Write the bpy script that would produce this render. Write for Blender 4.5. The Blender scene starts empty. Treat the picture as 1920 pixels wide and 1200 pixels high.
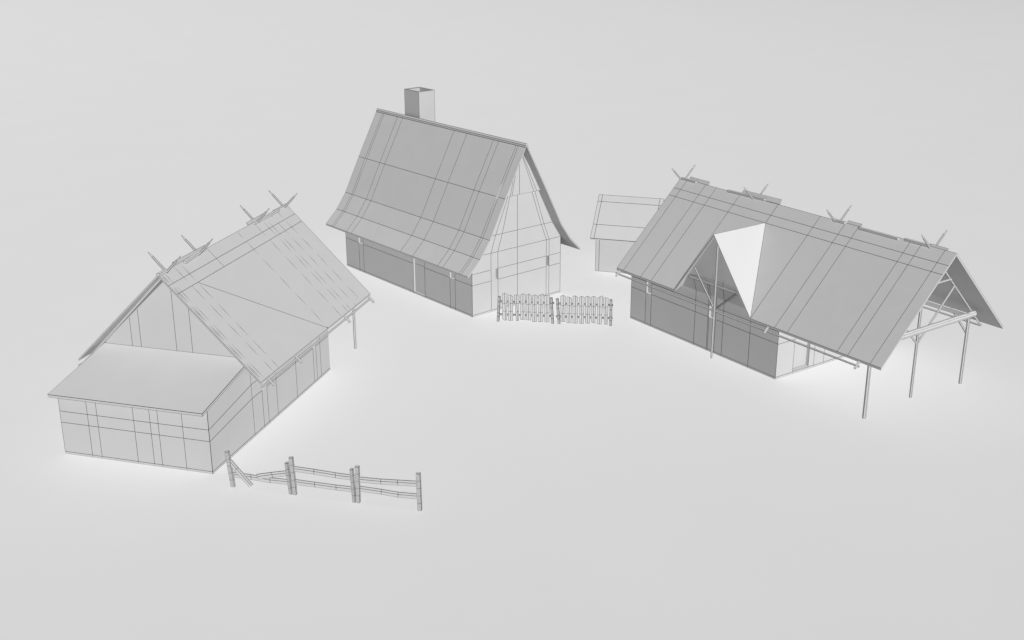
import bpy, math, random
from mathutils import Vector, Matrix
random.seed(4)
scene = bpy.context.scene
COL = scene.collection

# ------------------------------------------------------------------ materials
def clay(name, base, var=0.02, scale=3.0, rough=0.9, gloss=None):
    m = bpy.data.materials.new(name); m.use_nodes = True
    nt = m.node_tree; nt.nodes.clear()
    out = nt.nodes.new('ShaderNodeOutputMaterial')
    if gloss is None:
        b = nt.nodes.new('ShaderNodeBsdfDiffuse'); b.inputs['Roughness'].default_value = rough * 0.1; cin = 'Color'
    else:
        b = nt.nodes.new('ShaderNodeBsdfPrincipled'); b.inputs['Roughness'].default_value = gloss; cin = 'Base Color'
    tc = nt.nodes.new('ShaderNodeTexCoord')
    n = nt.nodes.new('ShaderNodeTexNoise'); n.inputs['Scale'].default_value = scale; n.inputs['Detail'].default_value = 5
    r = nt.nodes.new('ShaderNodeValToRGB')
    r.color_ramp.elements[0].position = 0.3; r.color_ramp.elements[1].position = 0.7
    lo = base * (1 - var); hi = base * (1 + var)
    r.color_ramp.elements[0].color = (lo, lo, lo, 1); r.color_ramp.elements[1].color = (hi, hi, hi, 1)
    nt.links.new(tc.outputs['Object'], n.inputs['Vector']); nt.links.new(n.outputs['Fac'], r.inputs['Fac'])
    nt.links.new(r.outputs['Color'], b.inputs[cin]); nt.links.new(b.outputs['BSDF'], out.inputs['Surface'])
    return m
M_WALL = clay('wall_clay', 0.43, 0.012, 1.5)
M_ROOF = clay('roof_clay', 0.405, 0.015, 2.0)
M_WOOD = clay('wood_clay', 0.46, 0.03, 6.0)
M_GROUND = clay('ground_clay', 0.585, 0.006, 0.25)
M_LIT_SLOPE = clay('lit_slope_clay', 0.53, 0.01, 2.0)  # lightened roof clay: light painted into the dormer's right slope
M_LINE = clay('edge_line', 0.03, 0.10, 8.0)

# ------------------------------------------------------------------ mesh builder
class MB:
    def __init__(s): s.v = []; s.f = []; s.m = []
    def add(s, pts):
        i = len(s.v); s.v += [tuple(p) for p in pts]; return i
    def poly(s, pts, m=0):
        i = s.add(pts); s.f.append(list(range(i, i + len(pts)))); s.m.append(m)
    def solid(s, top, bot, m=0, cap=True):
        n = len(top); i = s.add(top); j = s.add(bot)
        s.f.append([i + k for k in range(n)]); s.m.append(m)
        s.f.append([j + k for k in reversed(range(n))]); s.m.append(m)
        for k in range(n):
            l = (k + 1) % n
            s.f.append([i + k, j + k, j + l, i + l]); s.m.append(m)
    def slab(s, verts, faces, off, m=0):
        n = len(verts); i = s.add(verts); j = s.add([Vector(p) + Vector(off) for p in verts])
        cnt = {}
        for f in faces:
            s.f.append([i + k for k in f]); s.m.append(m)
            s.f.append([j + k for k in reversed(f)]); s.m.append(m)
            for a, b in zip(f, f[1:] + f[:1]): cnt[(a, b)] = 1
        for (a, b) in cnt:
            if (b, a) not in cnt:
                s.f.append([i + a, j + a, j + b, i + b]); s.m.append(m)
    def box(s, a, b, m=0):
        (x0, y0, z0), (x1, y1, z1) = a, b
        s.solid([(x0, y0, z1), (x1, y0, z1), (x1, y1, z1), (x0, y1, z1)], [(x0, y0, z0), (x1, y0, z0), (x1, y1, z0), (x0, y1, z0)], m)
    def tube(s, p0, p1, r0, r1=None, n=6, m=0, caps=True, twist=0.0, up=None):
        p0 = Vector(p0); p1 = Vector(p1); r1 = r0 if r1 is None else r1
        d = (p1 - p0).normalized()
        ref = Vector(up) if up else (Vector((0.13, 0.29, 0.95)) if abs(d.z) < 0.9 else Vector((0.95, 0.2, 0.1)))
        a = d.cross(ref).normalized(); b = d.cross(a).normalized()
        c = []; e = []
        for k in range(n):
            t = twist + 2 * math.pi * k / n
            o = a * math.cos(t) + b * math.sin(t)
            c.append(p0 + o * r0); e.append(p1 + o * r1)
        i = s.add(c); j = s.add(e)
        for k in range(n):
            l = (k + 1) % n
            s.f.append([i + k, i + l, j + l, j + k]); s.m.append(m)
        if caps:
            s.f.append([i + k for k in reversed(range(n))]); s.m.append(m)
            s.f.append([j + k for k in range(n)]); s.m.append(m)
        return c, e
    def line(s, *pts, r=0.0075):
        for p, q in zip(pts, pts[1:]):
            if (Vector(p) - Vector(q)).length > 1e-4:
                s.tube(p, q, r, n=4, m=1, twist=0.37)
    def dashed(s, p, q, r=0.006, on=0.42, off=0.20, ph=0.0):
        p = Vector(p); q = Vector(q); L = (q - p).length; d = (q - p) / L; t = -ph
        while t < L:
            a, b = max(t, 0), min(t + on, L)
            if b - a > .05:
                m1 = (a + b) / 2
                s.tube(p + d * a, p + d * m1, r * .25, r, n=4, m=1, twist=.37); s.tube(p + d * m1, p + d * b, r, r * .25, n=4, m=1, twist=.37)
            t += on + off
    def loop(s, pts, r=0.0075): s.line(*(list(pts) + [pts[0]]), r=r)
    def pole(s, p0, p1, r0, r1=None, n=6, lr=0.004, tip=0.0, rings=()):
        """round timber pole: n-sided tube with its edges drawn; tip = length of a sharpened end at p1"""
        p0 = Vector(p0); p1 = Vector(p1); d = (p1 - p0).normalized()
        e = p1 - d * tip if tip else p1
        a, b = s.tube(p0, e, r0, r1, n)
        for k in range(n): s.line(a[k], b[k], r=lr)
        s.loop(a, r=lr); s.loop(b, r=lr)
        if tip:
            b2, c2 = s.tube(e, p1, r1 or r0, 0.006, n)
            for k in range(0, n, 2): s.line(b2[k], c2[k], r=lr)
        for t in rings:
            s.loop([a[k].lerp(b[k], t) for k in range(n)], r=lr)
    def beam(s, p0, p1, w, h, side=None, lr=0.004, mids=0, rings=(), lines=True):
        """squared timber between two points; w along 'side', h across"""
        p0 = Vector(p0); p1 = Vector(p1); d = (p1 - p0).normalized()
        sd = Vector(side) if side else d.cross(Vector((0, 0, 1)))
        sd = (sd - d * sd.dot(d)).normalized(); up = d.cross(sd).normalized()
        off = [sd * (x * w / 2) + up * (y * h / 2) for x, y in ((-1, -1), (1, -1), (1, 1), (-1, 1))]
        a = [p0 + o for o in off]; b = [p1 + o for o in off]
        s.solid(b, a)
        if lines:
            for k in range(4):
                s.line(a[k], b[k], r=lr)
                for j in range(mids):
                    t = (j + 1) / (mids + 1); l = (k + 1) % 4
                    s.line(a[k].lerp(a[l], t), b[k].lerp(b[l], t), r=lr * 0.8)
            s.loop(a, r=lr); s.loop(b, r=lr)
            for t in rings: s.loop([a[k].lerp(b[k], t) for k in range(4)], r=lr)
    def build(s, name, mat, parent=None, label=None):
        me = bpy.data.meshes.new(name); me.from_pydata(s.v, [], s.f)
        me.materials.append(mat); me.materials.append(M_LINE)
        me.polygons.foreach_set('material_index', s.m); me.validate(); me.update()
        o = bpy.data.objects.new(name, me); COL.objects.link(o)
        if parent: o.parent = parent
        if label: o['label'] = label
        return o

def thing(name, label, cat, loc, rz=0.0, group=None):
    o = bpy.data.objects.new(name, None); COL.objects.link(o)
    o.location = loc; o.rotation_euler = (0, 0, rz); o.empty_display_size = 0.3
    o['label'] = label; o['category'] = cat
    if group: o['group'] = group
    return o

def P(u, v, z): return Vector((u, -v, z))       # house coordinates: u along the ridge, v towards the front eave

# wall panel with rectangular openings. f(s,z,d) -> point, d = depth into the wall
def panel(mb, f, s0, s1, z0, z1, holes=()):
    ss = sorted({s0, s1} | {h[0] for h in holes} | {h[1] for h in holes})
    zs = sorted({z0, z1} | {h[2] for h in holes} | {h[3] for h in holes})
    for a, b in zip(ss, ss[1:]):
        for c, d in zip(zs, zs[1:]):
            if any(h[0] <= a and b <= h[1] and h[2] <= c and d <= h[3] for h in holes): continue
            mb.poly([f(a, c, 0), f(b, c, 0), f(b, d, 0), f(a, d, 0)])
    for h in holes:
        a, b, c, d, dep = h
        for p, q in (((a, c), (b, c)), ((b, c), (b, d)), ((b, d), (a, d)), ((a, d), (a, c))):
            mb.poly([f(*p, 0), f(*q, 0), f(*q, dep), f(*p, dep)])

def infill(name, f, h, parent, lines=()):
    """the closed leaf at the back of an opening"""
    a, b, c, d, dep = h; m = MB(); e = 0.004
    m.solid([f(a + e, c + e, dep), f(b - e, c + e, dep), f(b - e, d - e, dep), f(a + e, d - e, dep)],
            [f(a + e, c + e, dep + .03), f(b - e, c + e, dep + .03), f(b - e, d - e, dep + .03), f(a + e, d - e, dep + .03)])
    for p, q in lines: m.line(f(*p, dep), f(*q, dep), r=0.006)
    return m.build(name, M_WALL, parent)

LW = 0.0075

# ================================================================== ground
g = MB(); g.poly([(-400, -150, 0), (400, -150, 0), (400, 700, 0), (-400, 700, 0)])
go = g.build('ground', M_GROUND); go['kind'] = 'structure'

# ================================================================== steep-roofed house with the chimney
CL, CW = 7.726, 4.018
house = thing('house', 'tall house with steep flared roof and square chimney at the back', 'house', (-1.3405, 38.8955, 0), -0.8671)
KN = 2.10; PL = 0.06
ff = lambda s, z, d: P(s, -d, z)
gf = lambda s, z, d: P(-d, s, z)
m = MB()
fw = [(-6.84, -6.545, 1.115, 1.507, .045), (-1.22, -.936, 1.115, 1.507, .045)]
fd = (-3.36, -2.68, .062, 1.90, .06)
panel(m, ff, -CL, 0, PL, KN, fw + [fd])
gw = [(-1.132, -.829, 1.115, 1.507, .12), (-3.475, -3.345, 1.115, 1.507, .12)]
panel(m, gf, -CW, 0, PL, KN, gw)
prof = [(-CW, KN), (-3.61, 2.69), (-2.99, 3.95), (-CW / 2, 5.60), (-1.02, 3.95), (-.41, 2.69), (0, KN)]
m.poly([P(0, v, z) for v, z in prof])
m.poly([P(-CL, v, z) for v, z in prof]); panel(m, lambda s, z, d: P(-CL + d, s, z), -CW, 0, PL, KN)
panel(m, lambda s, z, d: P(s, -CW + d, z), -CL, 0, PL, KN)
# edge lines, front wall
for z in (1.115,): m.line(P(-CL, 0, z), P(-6.84, 0, z)); m.line(P(-6.545, 0, z), P(-3.36, 0, z)); m.line(P(-2.68, 0, z), P(-1.22, 0, z)); m.line(P(-.936, 0, z), P(0, 0, z))
for u in (-6.84, -6.545, -1.22, -.936): m.line(P(u, 0, PL), P(u, 0, 1.115))
for u in (-6.545, -.936): m.line(P(u, 0, 1.115), P(u, 0, 1.507))
m.line(P(-2.68, 0, 0.06), P(-2.68, 0, 1.9)); m.line(P(-3.36, 0, 0.06), P(-3.36, 0, 1.9), r=.005)
m.line(P(-CL, 0, 0), P(-CL, 0, KN)); m.line(P(0, 0, 0), P(0, 0, KN)); m.line(P(0, -CW, 0), P(0, -CW, KN))
# edge lines, right gable
for z in (1.115, 1.507):
    m.line(P(0, 0, z), P(0, -.829, z)); m.line(P(0, -1.132, z), P(0, -3.345, z)); m.line(P(0, -3.475, z), P(0, -CW, z))
m.line(P(0, 0, KN), P(0, -CW, KN)); m.line(P(0, -.44, 2.70), P(0, -3.58, 2.70))
for vs in ((-.829, -1.04, -1.60, -1.96), (-1.132, -1.335, -1.68, -1.98), (-3.345, -3.10, -2.655, -2.05), (-3.475, -3.225, -2.785, -2.07)):
    m.line(P(0, vs[0], PL), P(0, vs[0], KN), P(0, vs[1], 2.70), P(0, vs[2], 3.96))
m.line(P(0, -2.004, PL), P(0, -2.004, 3.96))
m.build('wall', M_WALL, house)
m = MB(); e = .004
m.box((-CL - e, -e, 0), (e, CW + e, PL))
for a, b in (((-CL, 0), (0, 0)), ((0, 0), (0, -CW))): m.line(P(*a, PL), P(*b, PL)); m.line(P(*a, .004), P(*b, .004), r=.006)
for u in (-6.84, -6.545, -3.36, -2.68, -1.22, -.936): m.line(P(u, e, 0), P(u, e, PL), r=.006)
m.build('foundation', M_WALL, house)
for h in fw: infill('window', ff, h, house)
for h in gw: infill('window', gf, h, house)
infill('door', ff, fd, house, [((-3.3, 1.115), (-2.69, 1.115))])
# jettied gable boarding
m = MB(); t = .11; tri = [(-1.01, 3.965), (-CW / 2, 5.59), (-3.0, 3.965)]
m.solid([P(t, v, z) for v, z in tri], [P(.003, v, z) for v, z in tri])
m.line(P(t, -1.01, 3.965), P(t, -3.0, 3.965), r=.005)
for a, b in ((-1.60, -1.95), (-1.68, -1.98), (-2.655, -2.05), (-2.785, -2.07), (-2.004, -2.004)): m.line(P(t, a, 3.965), P(t, b, 5.45))
m.build('gable_panel', M_WALL, house)
# roof
cr = [(0, 5.731), (.9305, 4.025), (1.608, 2.734), (2.034, 2.1506), (2.547, 1.660)]
u0, u1 = -CL - .5064, .4667; c = -CW / 2
sec = [(c + v, z) for v, z in reversed(cr)] + [(c - v, z) for v, z in cr[1:]]
verts = [P(u, v, z) for v, z in sec for u in (u0, u1)]
m = MB(); m.slab(verts, [[2 * i, 2 * i + 1, 2 * i + 3, 2 * i + 2] for i in range(len(sec) - 1)], (0, 0, -.06))
for i, (v, z) in enumerate(sec):
    if i not in (0, 4, 8): m.line(P(u0, v, z), P(u1, v, z), r=.009)
for i in (0, 8): m.line(P(u0, sec[i][0], sec[i][1]), P(u1, sec[i][0], sec[i][1]), r=.005)
for u in (-7.80, -7.69, -6.82, -6.50, -3.37, -2.64, -1.19, -.91, 0.0, .11): m.line(*[P(u, v, z) for v, z in sec], r=.0065)
m.line(*[P(u0, v, z) for v, z in sec], r=.004); m.line(*[P(u1, v, z) for v, z in sec[4:]], r=.003)
roof = m.build('roof', M_ROOF, house)
m = MB(); rp = [(c + .058, 5.64), (c + .045, 5.70), (c, 5.755), (c - .045, 5.70), (c - .058, 5.64)]
m.slab([P(u, v, z) for v, z in rp for u in (u0, u1 + .02)], [[2 * i, 2 * i + 1, 2 * i + 3, 2 * i + 2] for i in range(4)], (0, 0, -.05))
for v, z in rp[:4]: m.line(P(u0, v, z), P(u1 + .02, v, z), r=.0085)
m.build('ridge_cap', M_ROOF, roof)
m = MB(); a0, a1, b0, b1, w, zt, zb = -6.535, -5.636, -2.10, -2.813, .07, 6.69, 4.0
o4 = [(a0, b0), (a1, b0), (a1, b1), (a0, b1)]; i4 = [(a0 + w, b0 - w), (a1 - w, b0 - w), (a1 - w, b1 + w), (a0 + w, b1 + w)]
for k in range(4):
    l = (k + 1) % 4
    m.poly([P(*o4[k], zb), P(*o4[l], zb), P(*o4[l], zt), P(*o4[k], zt)])
    m.poly([P(*i4[k], zb), P(*i4[l], zb), P(*i4[l], zt), P(*i4[k], zt)])
    m.poly([P(*o4[k], zt), P(*o4[l], zt), P(*i4[l], zt), P(*i4[k], zt)])
    m.line(P(*o4[k], zt), P(*o4[l], zt)); m.line(P(*i4[k], zt), P(*i4[l], zt), r=.005); m.line(P(*o4[k], zb), P(*o4[k], zt), r=.005)
m.build('chimney', M_WALL, roof, 'square hollow chimney')

# ================================================================== gabled roof shared by the two long houses
def ridge_parts(root, roof, rv, rz, drop, us, spread, tipz, eave_v, eave_z, tail, near_stub=(), near_len=.62):
    """pairs of sharpened rafters crossing over the ridge"""
    zc = rz - drop
    k = (rz - eave_z) / abs(eave_v - rv)
    for i, u in enumerate(us):
        du = .045
        for sgn, uu in ((1, u + du), (-1, u - du)):
            # lower end under one slope, sharpened top end beyond the ridge
            run = abs(eave_v - rv) + tail
            if sgn == 1 and i in near_stub: run = .35
            lo = P(uu, rv + sgn * run, zc - k * run)
            hi = P(uu, rv - sgn * spread, tipz)
            mid = P(uu, rv, zc)
            m = MB(); m.pole(lo, mid, .034, .034, 6, lr=.003)
            m.pole(mid, hi, .033, .027, 6, lr=.0042, tip=.17)
            m.build('rafter', M_WOOD, root)

def ridge_board(root, u0, u1, v, z0, h, t, lift=0.0, lean=0.0):
    m = MB(); a = P(u0, v, z0 + h / 2); b = P(u1, v - lift, z0 + h / 2 + lift)
    m.beam(a, b, t, h, side=(0, -1, lean), lr=.004)
    return m.build('ridge_board', M_WOOD, root)

# ================================================================== long house with dormer and open porch
RL, RW = 6.593, 5.025
barn = thing('porch_house', 'long low house with pointed dormer and open post porch at its right end', 'house', (7.8183, 33.395, 0), -0.955)
rv, rz, ev, ez = -RW / 2, 4.4025, .227, 1.690
k = (rz - ez) / (ev - rv)
zr_ = lambda v: rz - k * abs(v - rv)
TH = .07
HW = zr_(0) - TH - .01
ud0, ud1, uda, zda = -4.2915, -.9465, -2.655, 3.891
vb = rv + .518
m = MB()
rw = [(-5.85, -5.58, 1.12, 1.50, .07), (-2.885, -2.60, 1.12, 1.50, .07)]
panel(m, ff, -RL, 0, PL, HW, rw)
rd = (-1.417, -.73, .10, 1.90, .10)
panel(m, gf, -RW, 0, PL, HW, [(rd[0], rd[1], rd[2], HW - .01, rd[4])])
gp = [(-RW, HW), (rv, zr_(rv) - TH - .01), (0, HW)]
m.poly([P(0, v, z) for v, z in gp]); m.poly([P(-RL, v, z) for v, z in gp])
panel(m, lambda s, z, d: P(-RL + d, s, z), -RW, 0, PL, HW); panel(m, lambda s, z, d: P(s, -RW + d, z), -RL, 0, PL, HW)
# dormer gable wall
dk = (zda - ez) / (uda - ud0)
hw = lambda z: (zda - TH - z) / dk
zj, vj = 2.30, .15      # the dormer gable leans out to a jetty line, then rises straight
m.poly([P(uda - hw(HW), 0, HW), P(uda + hw(HW), 0, HW), P(uda + hw(zj) , vj, zj), P(uda - hw(zj), vj, zj)])
m.poly([P(uda - hw(zj), vj, zj), P(uda + hw(zj), vj, zj), P(uda, .20, zda - TH - .02)])
fj = lambda u, z: P(u, vj * (z - HW) / (zj - HW) if z < zj else vj + .02 * (z - zj) / (zda - zj), z)
for z in (1.12, 1.50):
    m.line(P(-RL, 0, z), P(-5.85, 0, z)); m.line(P(-5.58, 0, z), P(-2.885, 0, z)); m.line(P(-2.60, 0, z), P(0, 0, z))
for u in (-5.85, -5.58, -2.60): m.line(P(u, 0, 0), P(u, 0, 1.9))
m.line(P(-2.885, 0, 0), P(-2.885, 0, 1.12)); m.line(P(-2.93, 0, 0), P(-2.93, 0, HW), fj(-2.90, 2.28))
m.line(P(-3.51, 0, 0), P(-3.51, 0, HW), fj(-3.51, 2.28)); m.line(P(-2.27, 0, 0), P(-2.27, 0, HW), fj(-2.22, zj), fj(-2.20, 2.9)); m.line(P(-1.13, 0, 0), P(-1.13, 0, 1.85))
m.line(P(-2.86, 0, 1.5), P(-2.86, 0, HW), fj(-2.83, 2.28)); m.line(fj(-2.96, 3.05), fj(-2.60, 2.42)); m.line(fj(-2.84, 3.15), fj(-2.58, 2.60)); m.line(fj(-3.10, 2.85), fj(-3.36, 2.47))
m.line(fj(-3.68, 2.34), fj(-2.95, 2.42), fj(-1.55, 2.42), r=.006)
m.line(P(-RL, 0, 0), P(-RL, 0, HW)); m.line(P(0, 0, 0), P(0, 0, HW), r=.006)
m.line(P(0, 0, 1.11), P(0, -.73, 1.11))
for v in (-.73, -1.417): m.line(P(0, v, 0), P(0, v, 1.88), r=.006)
for v in (-1.656, -2.10, -3.1, -3.6): m.line(P(0, v, 0), P(0, v, zr_(v) - .08), r=.006)
m.line(P(-.1, -.73, .1), P(-.1, -1.417, .1)); m.line(P(0, -.73, .1), P(0, -1.417, .1), r=.005)
m.build('wall', M_WALL, barn)
m = MB(); m.box((-RL - e, -e, 0), (e, RW + e, PL))
for a, b in (((-RL, 0), (0, 0)), ((0, 0), (0, -RW))): m.line(P(*a, PL), P(*b, PL)); m.line(P(*a, .004), P(*b, .004), r=.006)
m.build('foundation', M_WALL, barn)
for h in rw: infill('window', ff, h, barn)
infill('door', gf, (rd[0], rd[1], rd[2], HW - .01, rd[4]), barn)
# roof
u0, u1 = -RL - .5145, 3.8505
m = MB()
V = [P(u0, ev, ez), P(ud0, ev, ez), P(uda, vb, zr_(vb)), P(ud1, ev, ez), P(u1, ev, ez), P(u1, rv, rz), P(ud1, rv, rz), P(uda, rv, rz), P(ud0, rv, rz), P(u0, rv, rz), P(u0, 2 * rv - ev, ez), P(u1, 2 * rv - ev, ez)]
m.slab(V, [[0, 1, 8, 9], [1, 2, 7, 8], [2, 3, 6, 7], [3, 4, 5, 6], [9, 8, 7, 6, 5, 11, 10]], (0, 0, -TH))
for w in (.302, .52):
    m.line(P(u0, rv + w, zr_(rv + w)), P(u1, rv + w, zr_(rv + w)), r=.008)
    m.line(P(u0, rv - w, zr_(rv - w)), P(u1, rv - w, zr_(rv - w)), r=.006)
for u in (-6.77, -5.89, -5.385, ud0, ud1, .02, .51, 2.35, 2.715, 3.48):
    m.line(P(u, ev, ez), P(u, rv, rz), r=.0065)
    m.line(P(u, rv, rz), P(u, 2 * rv - ev, ez), r=.005)
m.line(P(uda, vb, zr_(vb)), P(uda, rv, rz))
m.line(P(u0, ev, ez), P(ud0, ev, ez), r=.006); m.line(P(ud1, ev, ez), P(u1, ev, ez), r=.006)
m.line(P(u0, ev, ez - TH), P(ud0, ev, ez - TH), r=.005)
m.line(P(u0, rv, rz), P(u1, rv, rz), r=.006)
m.line(P(u0, ev, ez), P(u0, rv, rz), r=.005)
m.line(P(u1, 2 * rv - ev, ez), P(u1, rv, rz), r=.003)
roof = m.build('roof', M_ROOF, barn)
m = MB()
V = [P(ud0, ev, ez + .002), P(uda, ev, zda), P(uda, vb, zda + .004), P(ud1, ev, ez + .002)]
m.slab(V, [[0, 1, 2], [1, 3, 2]], (0, 0, -TH - .01))
m.line(P(uda, vb, zda), P(ud1, ev, ez)); m.line(P(uda, ev, zda), P(uda, vb, zda), r=.004)
m.line(P(ud0, ev, ez), P(uda, ev, zda), r=.006); m.line(P(ud0, ev, ez - TH), P(uda, ev, zda - TH), r=.005)
m.line(P(uda, ev, zda), P(ud1, ev, ez), r=.005)
dm = m.build('dormer', M_ROOF, roof, 'pointed dormer with a bright right slope'); dm.data.materials.append(M_LIT_SLOPE); dm.data.polygons[2].material_index = 2
# dormer tie beam, post, braces
m = MB(); m.beam(P(-3.66, .19, 2.30), P(-1.52, .19, 2.30), .04, .065, lr=.006); m.build('tie_beam', M_WOOD, barn)
def post(root, u, v, z, r, n=6, lr=.004):
    m = MB(); m.pole(P(u, v, 0), P(u, v, z), r, n=n, lr=lr); return m.build('post', M_WOOD, root)
def brace(root, a, b, r=.026):
    m = MB(); m.pole(P(*a), P(*b), r, n=6, lr=.0035); return m.build('brace', M_WOOD, root)
post(barn, -2.34, .344, 3.62, .027, lr=.003)
brace(barn, (-2.38, .344, 1.66), (-3.33, .30, 2.69), .024)
m = MB(); m.pole(P(-2.30, .24, 1.66), P(-1.54, .235, 2.31), .026, n=6, lr=.007); m.build('brace', M_WOOD, barn, 'brace under the right side of the dormer, shade drawn in with thick edge lines')  # thicker dark edge lines stand in for shade on this brace
# porch frame
post(barn, 3.352, .064, 1.77, .05, 6)
post(barn, 3.18, -2.161, 3.9, .037)
post(barn, 3.38, -4.193, 2.02, .043)
m = MB(); m.pole(P(3.3, -.55, 2.09), P(3.3, -4.57, 2.09), .085, n=8, lr=.004); m.build('beam', M_WOOD, barn)
brace(barn, (3.18, -2.20, 1.67), (3.18, -3.62, 3.10), .028)
brace(barn, (3.18, -2.13, 1.67), (3.18, -1.10, 2.70), .028)
brace(barn, (3.345, -4.193, 1.60), (2.77, -4.193, 2.18), .03)
m = MB(); m.pole(P(3.07, -1.45, 3.26), P(3.07, -3.58, 3.26), .028, lr=.0035); m.build('collar_beam', M_WOOD, barn)
m = MB(); m.beam(P(.02, -4.193, 2.115), P(3.34, -4.193, 2.115), .10, .11, lr=.004); m.build('wall_plate', M_WOOD, barn)
for v, ue in ((.245, 3.15), (2 * rv - .245, 3.10)):
    m = MB(); m.pole(P(-7.11, v, 1.505), P(ue, v, 1.505), .026, n=6, lr=.004); m.build('eave_pole', M_WOOD, barn)
ridge_parts(barn, roof, rv, rz, .075, (-7.0, -3.64, -.28, 3.07), .50, 4.815, ev, ez, .15, near_stub=(1,))
for (a, b, v, z, h, l) in ((-6.98, -6.30, rv + .055, 4.385, .09, 0), (-4.80, -3.22, rv + .05, 4.385, .10, .03), (-.40, .03, rv + .05, 4.385, .08, 0), (.58, 1.96, rv + .06, 4.35, .06, 0), (2.18, 3.0, rv + .05, 4.385, .08, 0),
                           (-6.7, -5.8, rv - .05, 4.39, .12, 0), (-4.24, -2.63, rv - .05, 4.38, .16, .02), (.06, .55, rv - .05, 4.38, .10, 0), (2.96, 3.53, rv - .03, 4.38, .08, 0)):
    ridge_board(barn, a, b, v, z, (.065 if v > rv else h), (.09 if v > rv else .035), l, 0 if v > rv else .45)

# ================================================================== long house with the front lean-to
LL, LWD, LG = 7.1546, 4.2562, 2.27
lodge = thing('lean_to_house', 'long house with wide lean-to annex across its front gable', 'house', (-7.4967, 27.3387, 0), 1.2908)
rv, rz, ev, ez = -LWD / 2, 4.4935, .554, 1.8148
k = (rz - ez) / (ev - rv); evl, ezl = rv - 2.713, 1.8825; kl = (rz - ezl) / 2.713
zr_ = lambda v: rz - (k * (v - rv) if v > rv else kl * (rv - v))
lz = lambda u: 1.838 + .172 * u            # top of the lean-to roof
LT = .066; TH = .05
lw = [(2.83, 3.11, 1.10, 1.49, .10), (6.05, 6.25, 1.10, 1.49, .10)]
HW = zr_(0) - TH - .01
m = MB(); n_ = lambda s, z, d: P(d, s, z)
panel(m, n_, -LWD, 0, PL, lz(0) - LT)
for v in (0, -LWD): m.poly([P(0, v, PL), P(LG, v, PL), P(LG, v, lz(LG) - LT), P(0, v, lz(0) - LT)])
panel(m, ff, LG, LL, PL, HW, lw); panel(m, lambda s, z, d: P(s, -LWD + d, z), LG, LL, PL, HW)
for u, g in ((LG, .13), (LL, .01)): m.poly([P(u, -LWD, PL), P(u, 0, PL), P(u, 0, HW - g * .7), P(u, rv, rz - TH - g), P(u, -LWD, zr_(-LWD) - TH - g * .75)])
for z in (.89, 1.205): m.line(P(0, -LWD, z), P(0, 0, z), P(LG, 0, 1.10 if z < 1 else 1.49))
for v in (-3.443, -3.162, -2.105, -1.638, -1.409, -.724): m.line(P(0, v, 0), P(0, v, lz(0) - LT), r=.006)
m.line(P(0, 0, 0), P(0, 0, lz(0) - LT)); m.line(P(0, -LWD, 0), P(0, -LWD, lz(0) - LT), r=.005)
for v in (-3.174, -3.446, -2.107, -1.637): m.line(P(LG, v, lz(LG)), P(LG, v, zr_(v) - TH - .13), r=.006)
m.line(P(LG, -LWD, lz(LG)), P(LG, 0, lz(LG)), r=.006)
for u in (LG, 3.66, 4.89, 6.53): m.line(P(u, 0, 0), P(u, 0, HW), r=.006)
for u in (2.83, 3.11, 6.05, 6.25): m.line(P(u, 0, 0), P(u, 0, 1.10), r=.006); m.line(P(u, 0, 1.49), P(u, 0, HW), r=.006)
for z in (1.10, 1.49): m.line(P(LG, 0, z), P(2.83, 0, z)); m.line(P(3.11, 0, z), P(6.05, 0, z)); m.line(P(6.25, 0, z), P(LL, 0, z))
m.build('wall', M_WALL, lodge)
m = MB(); m.box((-e, -e, 0), (LL + e, LWD + e, PL))
for a, b in (((0, -LWD), (0, 0)), ((0, 0), (LL, 0))): m.line(P(*a, PL), P(*b, PL)); m.line(P(*a, .004), P(*b, .004), r=.006)
m.build('foundation', M_WALL, lodge)
for h in lw: infill('window', ff, h, lodge)
m = MB()
m.slab([P(-.31, .05, lz(-.31)), P(LG - .004, .05, lz(LG)), P(LG - .004, -LWD - .05, lz(LG)), P(-.31, -LWD - .05, lz(-.31))], [[0, 1, 2, 3]], (0, 0, -LT))
m.line(P(LG, .05, lz(LG)), P(-.31, .05, lz(-.31)), P(-.31, -LWD - .05, lz(-.31))); m.line(P(-.31, -LWD - .05, lz(-.31)), P(LG, -LWD - .05, lz(LG)), r=.004)
m.line(P(LG, .05, lz(LG) - LT), P(-.31, .05, lz(-.31) - LT), P(-.31, -LWD - .05, lz(-.31) - LT), r=.004); m.line(P(-.31, .05, lz(-.31)), P(-.31, .05, lz(-.31) - LT))
m.build('lean_to_roof', M_WALL, lodge)
u0, u1 = 1.79, 9.197
m = MB()
V = [P(u0, ev, ez), P(u1, ev, ez), P(u1, rv, rz), P(u0, rv, rz), P(u0, evl, ezl), P(u1, evl, ezl)]
m.slab(V, [[0, 1, 2, 3], [3, 2, 5, 4]], (0, 0, -TH))
for w in (.273, .490):
    m.line(P(u0, rv + w, zr_(rv + w)), P(u1, rv + w, zr_(rv + w)), r=.0075)
    m.line(P(u0, rv - w, zr_(rv - w)), P(u1, rv - w, zr_(rv - w)), r=.0075)
for i, u in enumerate((1.87, 1.92, 2.03, 2.54, 2.835, 5.994, 7.0, 7.46, 7.67, 8.04, 8.47)):
    m.dashed(P(u, ev, ez), P(u, rv, rz), r=.0062, ph=.3 * u, on=.52, off=.15); m.line(P(u, rv, rz), P(u, evl, ezl), r=.0045)
m.line(P(4.27, rv, rz), P(4.27, rv + .49, zr_(rv + .49)), r=.0055)
m.line(P(2.835, rv + .49, zr_(rv + .49)), P(5.994, ev, ez), r=.0065)
for u in (u0, u1): m.line(P(u, ev, ez), P(u, rv, rz), P(u, evl, ezl), r=.005)
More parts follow.
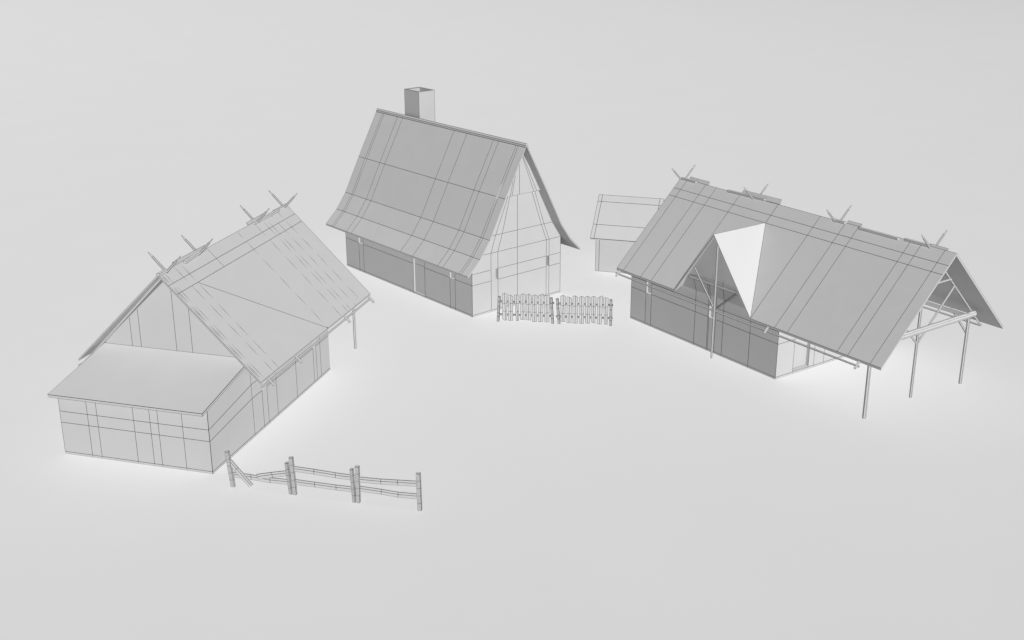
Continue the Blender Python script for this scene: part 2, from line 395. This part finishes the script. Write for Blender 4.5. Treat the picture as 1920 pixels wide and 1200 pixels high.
m.line(P(u0, ev, ez - TH), P(u0, rv, rz - TH), P(u0, evl, ezl - TH), r=.004)
m.line(P(u0, ev, ez), P(u1, ev, ez), r=.006); m.line(P(u0, rv, rz), P(u1, rv, rz), r=.005)
roof = m.build('roof', M_WALL, lodge)
ridge_parts(lodge, roof, rv, rz, .07, (2.17, 3.82, 7.15, 9.02), .50, 4.94, ev, ez, .16)
for v in (.58, 2 * rv - .58):
    m = MB(); m.pole(P(1.78, v, 1.69), P(9.1, v, 1.69), .03, n=6, lr=.004); m.build('eave_pole', M_WOOD, lodge)
post(lodge, 9.0, .047, 2.2, .036)
post(lodge, 9.0, -4.30, 2.2, .036)
for (a, b, v, z, h, l) in ((1.72, 2.13, rv + .04, 4.48, .10, 0), (2.97, 4.1, rv + .09, 4.45, .10, .05), (6.9, 8.5, rv + .06, 4.46, .07, 0),
                           (2.63, 4.3, rv - .06, 4.49, .08, 0), (6.72, 7.8, rv - .05, 4.49, .08, 0), (8.33, 9.22, rv - .02, 4.47, .05, 0)):
    ridge_board(lodge, a, b, v, z, (.065 if v > rv else h), (.09 if v > rv else .035), l, 0 if v > rv else .45)

# ================================================================== small shed far behind
shed = thing('shed', 'small plain shed with pale roof, standing far behind the other houses', 'shed', (3.1636, 44.0591, 0), -0.2842)
SL, SW = 2.18, 2.24; srv = -SW / 2
szr = lambda v: 2.69 - .943 * abs(v - srv)
m = MB(); h_ = szr(0) - .05
panel(m, ff, 0, SL, 0, h_); panel(m, lambda s, z, d: P(s, -SW + d, z), 0, SL, 0, h_)
for u in (0, SL): m.poly([P(u, -SW, 0), P(u, 0, 0), P(u, 0, h_), P(u, srv, 2.63), P(u, -SW, h_)])
m.line(P(0, 0, 0), P(0, 0, h_), r=.007); m.line(P(.132, 0, 0), P(.132, 0, h_), r=.0095); m.line(P(SL - .13, 0, 0), P(SL - .13, 0, h_), r=.008)
m.line(P(0, 0, .004), P(SL, 0, .004), r=.006)
m.build('wall', M_WALL, shed)
m = MB(); a, b = -.155, 2.335; sv = .292
m.slab([P(a, sv, szr(sv)), P(b, sv, szr(sv)), P(b, srv, 2.69), P(a, srv, 2.69), P(a, 2 * srv - sv, szr(sv)), P(b, 2 * srv - sv, szr(sv))], [[0, 1, 2, 3], [3, 2, 5, 4]], (0, 0, -.05))
for u, r in ((a, .007), (-.018, .0095), (2.182, .0095), (b, .007)): m.line(P(u, sv, szr(sv)), P(u, srv, 2.69), r=r)
for v, r in ((sv, .011), (-.158, .009), (-.90, .009), (srv, .007)): m.line(P(a, v, szr(v)), P(b, v, szr(v)), r=r)
m.build('roof', M_WALL, shed)

# ================================================================== picket fence, two sections
PK = [[[0.154, 0.968], [0.226, 1.018], [0.306, 0.978], [0.303, 0.056], [0.211, 0.052], [0.15, 0.116]], [[0.351, 0.952], [0.438, 0.955], [0.503, 0.899], [0.502, 0.052], [0.353, 0.046]], [[0.555, 0.96], [0.635, 0.964], [0.714, 0.966], [0.7, 0.056], [0.619, 0.052]], [[0.763, 0.968], [0.845, 1.018], [0.924, 0.998], [0.921, 0.105], [0.763, 0.099]], [[0.964, 0.976], [1.035, 1.016], [1.125, 0.959], [1.115, 0.092], [0.966, 0.098]], [[1.165, 0.96], [1.247, 0.994], [1.321, 0.967], [1.308, 0.045], [1.16, 0.039]], [[1.365, 0.968], [1.443, 1.006], [1.525, 1.038], [1.514, 0.052], [1.366, 0.045]], [[1.565, 0.979], [1.644, 0.981], [1.737, 0.983], [1.725, 0.051], [1.577, 0.045]],
      [[2.099, 0.978], [2.188, 1.014], [2.266, 0.975], [2.257, 0.09], [2.123, 0.092]], [[2.315, 0.963], [2.399, 0.955], [2.471, 0.902], [2.461, 0.054], [2.316, 0.047]], [[2.509, 0.994], [2.597, 1.014], [2.671, 0.961], [2.669, 0.05], [2.517, 0.044]], [[2.72, 0.97], [2.801, 1.001], [2.885, 0.976], [2.878, 0.045], [2.731, 0.046]], [[2.923, 0.987], [3.006, 1.019], [3.084, 0.97], [3.078, 0.056], [2.947, 0.067]], [[3.121, 0.986], [3.2, 1.017], [3.276, 0.992], [3.258, 0.08], [3.135, 0.11]], [[3.325, 0.952], [3.403, 1.006], [3.495, 1.045], [3.478, 0.056], [3.336, 0.05]], [[3.518, 0.976], [3.595, 0.979], [3.683, 0.975], [3.671, 0.05], [3.571, 0.053]]]
PPOST = [[[0.041, 0.874], [0.0, 0.0]], [[1.785, 0.896], [1.838, 0.0]], [[1.985, 0.869], [2.057, 0.0]], [[3.769, 0.904], [3.779, 0.0]]]
PRAIL = [[[0.0, 0.70], [1.875, 0.716]], [[0.0, 0.242], [1.862, 0.256]], [[1.98, 0.704], [3.833, 0.718]], [[1.965, 0.247], [3.83, 0.26]]]
ang = math.atan2(-0.12063651, 0.99269675)
for sec_i, lab in enumerate(('picket fence section nearer the tall house, left of the gap', 'picket fence section standing free in the open, right of the gap')):
    off = 0.0 if sec_i == 0 else 1.98
    base = Vector((-0.46691, 38.5075, 0)) + Vector((0.99269675, -0.12063651, 0)) * off
    f = thing('picket_fence', lab, 'fence', base, ang, 'picket fence sections by the tall house')
    for pt in PPOST[2 * sec_i:2 * sec_i + 2]:
        m = MB(); m.beam((pt[1][0] - off, 0, 0), (pt[0][0] - off, 0, pt[0][1]), .07, .07, side=(1, 0, 0), lr=.0085, mids=1, rings=(.2, .35, .62, .8)); m.build('post', M_WOOD, f)
    for rl in PRAIL[2 * sec_i:2 * sec_i + 2]:
        m = MB(); m.beam((rl[0][0] - off, .0, rl[0][1]), (rl[1][0] - off, .0, rl[1][1]), .03, .04, side=(0, 1, 0), lr=.0095); m.build('rail', M_WOOD, f)
    for pk in PK[8 * sec_i:8 * sec_i + 8]:
        m = MB(); y0, y1 = -.042, -.018
        pts = [(x - off, z) for x, z in pk]
        m.solid([(x, y0, z) for x, z in pts], [(x, y1, z) for x, z in pts])
        m.loop([(x, y0, z) for x, z in pts], r=.0058)
        xl0, xr0 = min(p[0] for p in pts[-2:]), pts[2][0]
        bot = ((pts[3][0] + pts[4][0]) / 2, (pts[3][1] + pts[4][1]) / 2)
        kx = random.uniform(-.012, .012)
        def mid(z):
            t = (z - bot[1]) / (pts[1][1] - bot[1]); return bot[0] + (pts[1][0] - bot[0]) * t
        m.line((pts[1][0], y0, pts[1][1]), (mid(.66) + kx, y0, .66), (mid(.38) - kx, y0, .38), (bot[0], y0, bot[1]), r=.007)
        for z in (.655, .375):
            t = (z - .05) / .92; a = pts[-1][0] + (pts[0][0] - pts[-1][0]) * t; b = pts[3][0] + (pts[2][0] - pts[3][0]) * t
            j = random.choice((-.03, 0, 0, .01))
            m.line((a, y0, z + j), ((a + b) / 2, y0, z), (b, y0, z + .008), r=.006)
        m.build('picket', M_WOOD, f)

# ================================================================== rail fence, three sections
ang = math.atan2(-0.25087441, 0.96801964)
D = Vector((0.96801964, -0.25087441, 0)); B0 = Vector((-6.8482, 26.6737, 0))
LPOST = [[[-0.089, 0.932], [0.005, 0]], [[1.466, 0.822], [1.537, 0]], [[1.593, 0.979], [1.64, 0]], [[3.136, 0.865], [3.172, 0]], [[3.282, 0.949], [3.276, 0]], [[4.803, 0.961], [4.824, 0]]]
RAILS = [[([(.0, .30), (.48, .292), (.98, .270), (1.50, .285)], 0), ([(.655, .325), (1.05, .428), (1.47, .528)], -.01), ([(-.045, .675), (.12, .478), (.485, .06)], -.03)],
         [([(1.62, .660), (2.15, .648), (2.7, .622), (3.22, .614)], 0), ([(1.62, .310), (2.15, .302), (2.7, .296), (3.20, .300)], 0)],
         [([(3.27, .585), (3.85, .602), (4.27, .630), (4.80, .664)], 0), ([(3.27, .345), (3.85, .332), (4.27, .310), (4.82, .330)], 0)]]
LABS = ('broken rail fence section beside the lean-to house with one rail fallen to the ground', 'rail fence section in the middle between the two pairs of posts, both rails whole', 'rail fence section farthest from the lean-to house, ending in a single post')
for i, lab in enumerate(LABS):
    off = LPOST[2 * i][1][0]
    f = thing('rail_fence', lab, 'fence', B0 + D * off, ang, 'rail fence sections in front of the lean-to house')
    for j in (2 * i, 2 * i + 1):
        (tx, tz), (bx, _) = LPOST[j]
        m = MB(); w = .085 if j in (0, 2, 4, 5) else .062
        m.beam((bx - off, 0, 0), (tx - off, 0.02, tz), w, .075, side=(1, 0, 0), lr=.004, mids=2, rings=(.2, .4, .6, .8, .985)); m.build('post', M_WOOD, f)
    for pts, yo in RAILS[i]:
        m = MB(); hh = .068; y0, y1 = .045 + yo, .08 + yo
        ns = []
        for q, (x, z) in enumerate(pts):
            a = Vector(pts[max(q - 1, 0)]); b = Vector(pts[min(q + 1, len(pts) - 1)]); d = (b - a).normalized()
            ns.append(Vector((-d.y, d.x)) * hh)
        T = [(x - off + n.x, z + n.y) for (x, z), n in zip(pts, ns)]; Bm = [(x - off - n.x, z - n.y) for (x, z), n in zip(pts, ns)]
        C_ = [(x - off + n.x * .1, z + n.y * .1) for (x, z), n in zip(pts, ns)]
        out = T + Bm[::-1]
        cnt = len(T)
        for q in range(cnt - 1):
            quad = [T[q], T[q + 1], Bm[q + 1], Bm[q]]
            m.poly([(x, y0, z) for x, z in quad]); m.poly([(x, y1, z) for x, z in reversed(quad)])
            for s_, t_ in ((T[q], T[q + 1]), (Bm[q], Bm[q + 1])): m.poly([(s_[0], y0, s_[1]), (t_[0], y0, t_[1]), (t_[0], y1, t_[1]), (s_[0], y1, s_[1])])
        for s_, t_ in ((T[0], Bm[0]), (T[-1], Bm[-1])): m.poly([(s_[0], y0, s_[1]), (t_[0], y0, t_[1]), (t_[0], y1, t_[1]), (s_[0], y1, s_[1])])
        m.line(*[(x, y0, z) for x, z in T], r=.007); m.line(*[(x, y0, z) for x, z in C_], r=.0065); m.line(*[(x, y0, z) for x, z in Bm], r=.003)
        for q in range(1, cnt - 1): m.line((T[q][0], y0, T[q][1]), (Bm[q][0], y0, Bm[q][1]), r=.0065)
        m.line((T[0][0], y0, T[0][1]), (Bm[0][0], y0, Bm[0][1]), r=.004); m.build('rail', M_WOOD, f)

# ================================================================== camera
cam = bpy.data.cameras.new('camera'); co = bpy.data.objects.new('camera', cam); COL.objects.link(co)
cam.sensor_width = 36; cam.sensor_fit = 'HORIZONTAL'; cam.lens = 2281.93 / 1920 * 36
cam.clip_start = 0.5; cam.clip_end = 2000
co.matrix_world = Matrix.Translation((0, 0, 14)) @ Matrix.Rotation(math.pi / 2 - 0.3479, 4, 'X') @ Matrix.Rotation(-0.0018, 4, 'Z')
scene.camera = co

# ================================================================== light: two distant shadowless lamps over a dim even surround
def lamp(name, direction, R, E):
    ld = bpy.data.lights.new(name, 'POINT'); lo = bpy.data.objects.new(name, ld); COL.objects.link(lo)
    lo.location = Vector((0, 34, 0)) + Vector(direction).normalized() * R
    ld.energy = E * 4 * math.pi * R * R; ld.shadow_soft_size = R * 0.02; ld.use_shadow = False
lamp('key_lamp', (0.257, -0.616, 0.277), 1500.0, 4.32)
lamp('overhead_lamp', (-110.0, 110.0, 360.0), 392.0, 1.97)
AMB = 0.0
w = bpy.data.worlds.new('World'); scene.world = w; w.use_nodes = True
bg = w.node_tree.nodes['Background']; bg.inputs['Color'].default_value = (1, 1, 1, 1); bg.inputs['Strength'].default_value = AMB
scene.render.engine = 'CYCLES'
scene.cycles.max_bounces = 8; scene.cycles.diffuse_bounces = 5
scene.view_settings.view_transform = 'Standard'; scene.view_settings.look = 'None'; scene.view_settings.exposure = 0; scene.view_settings.gamma = 1
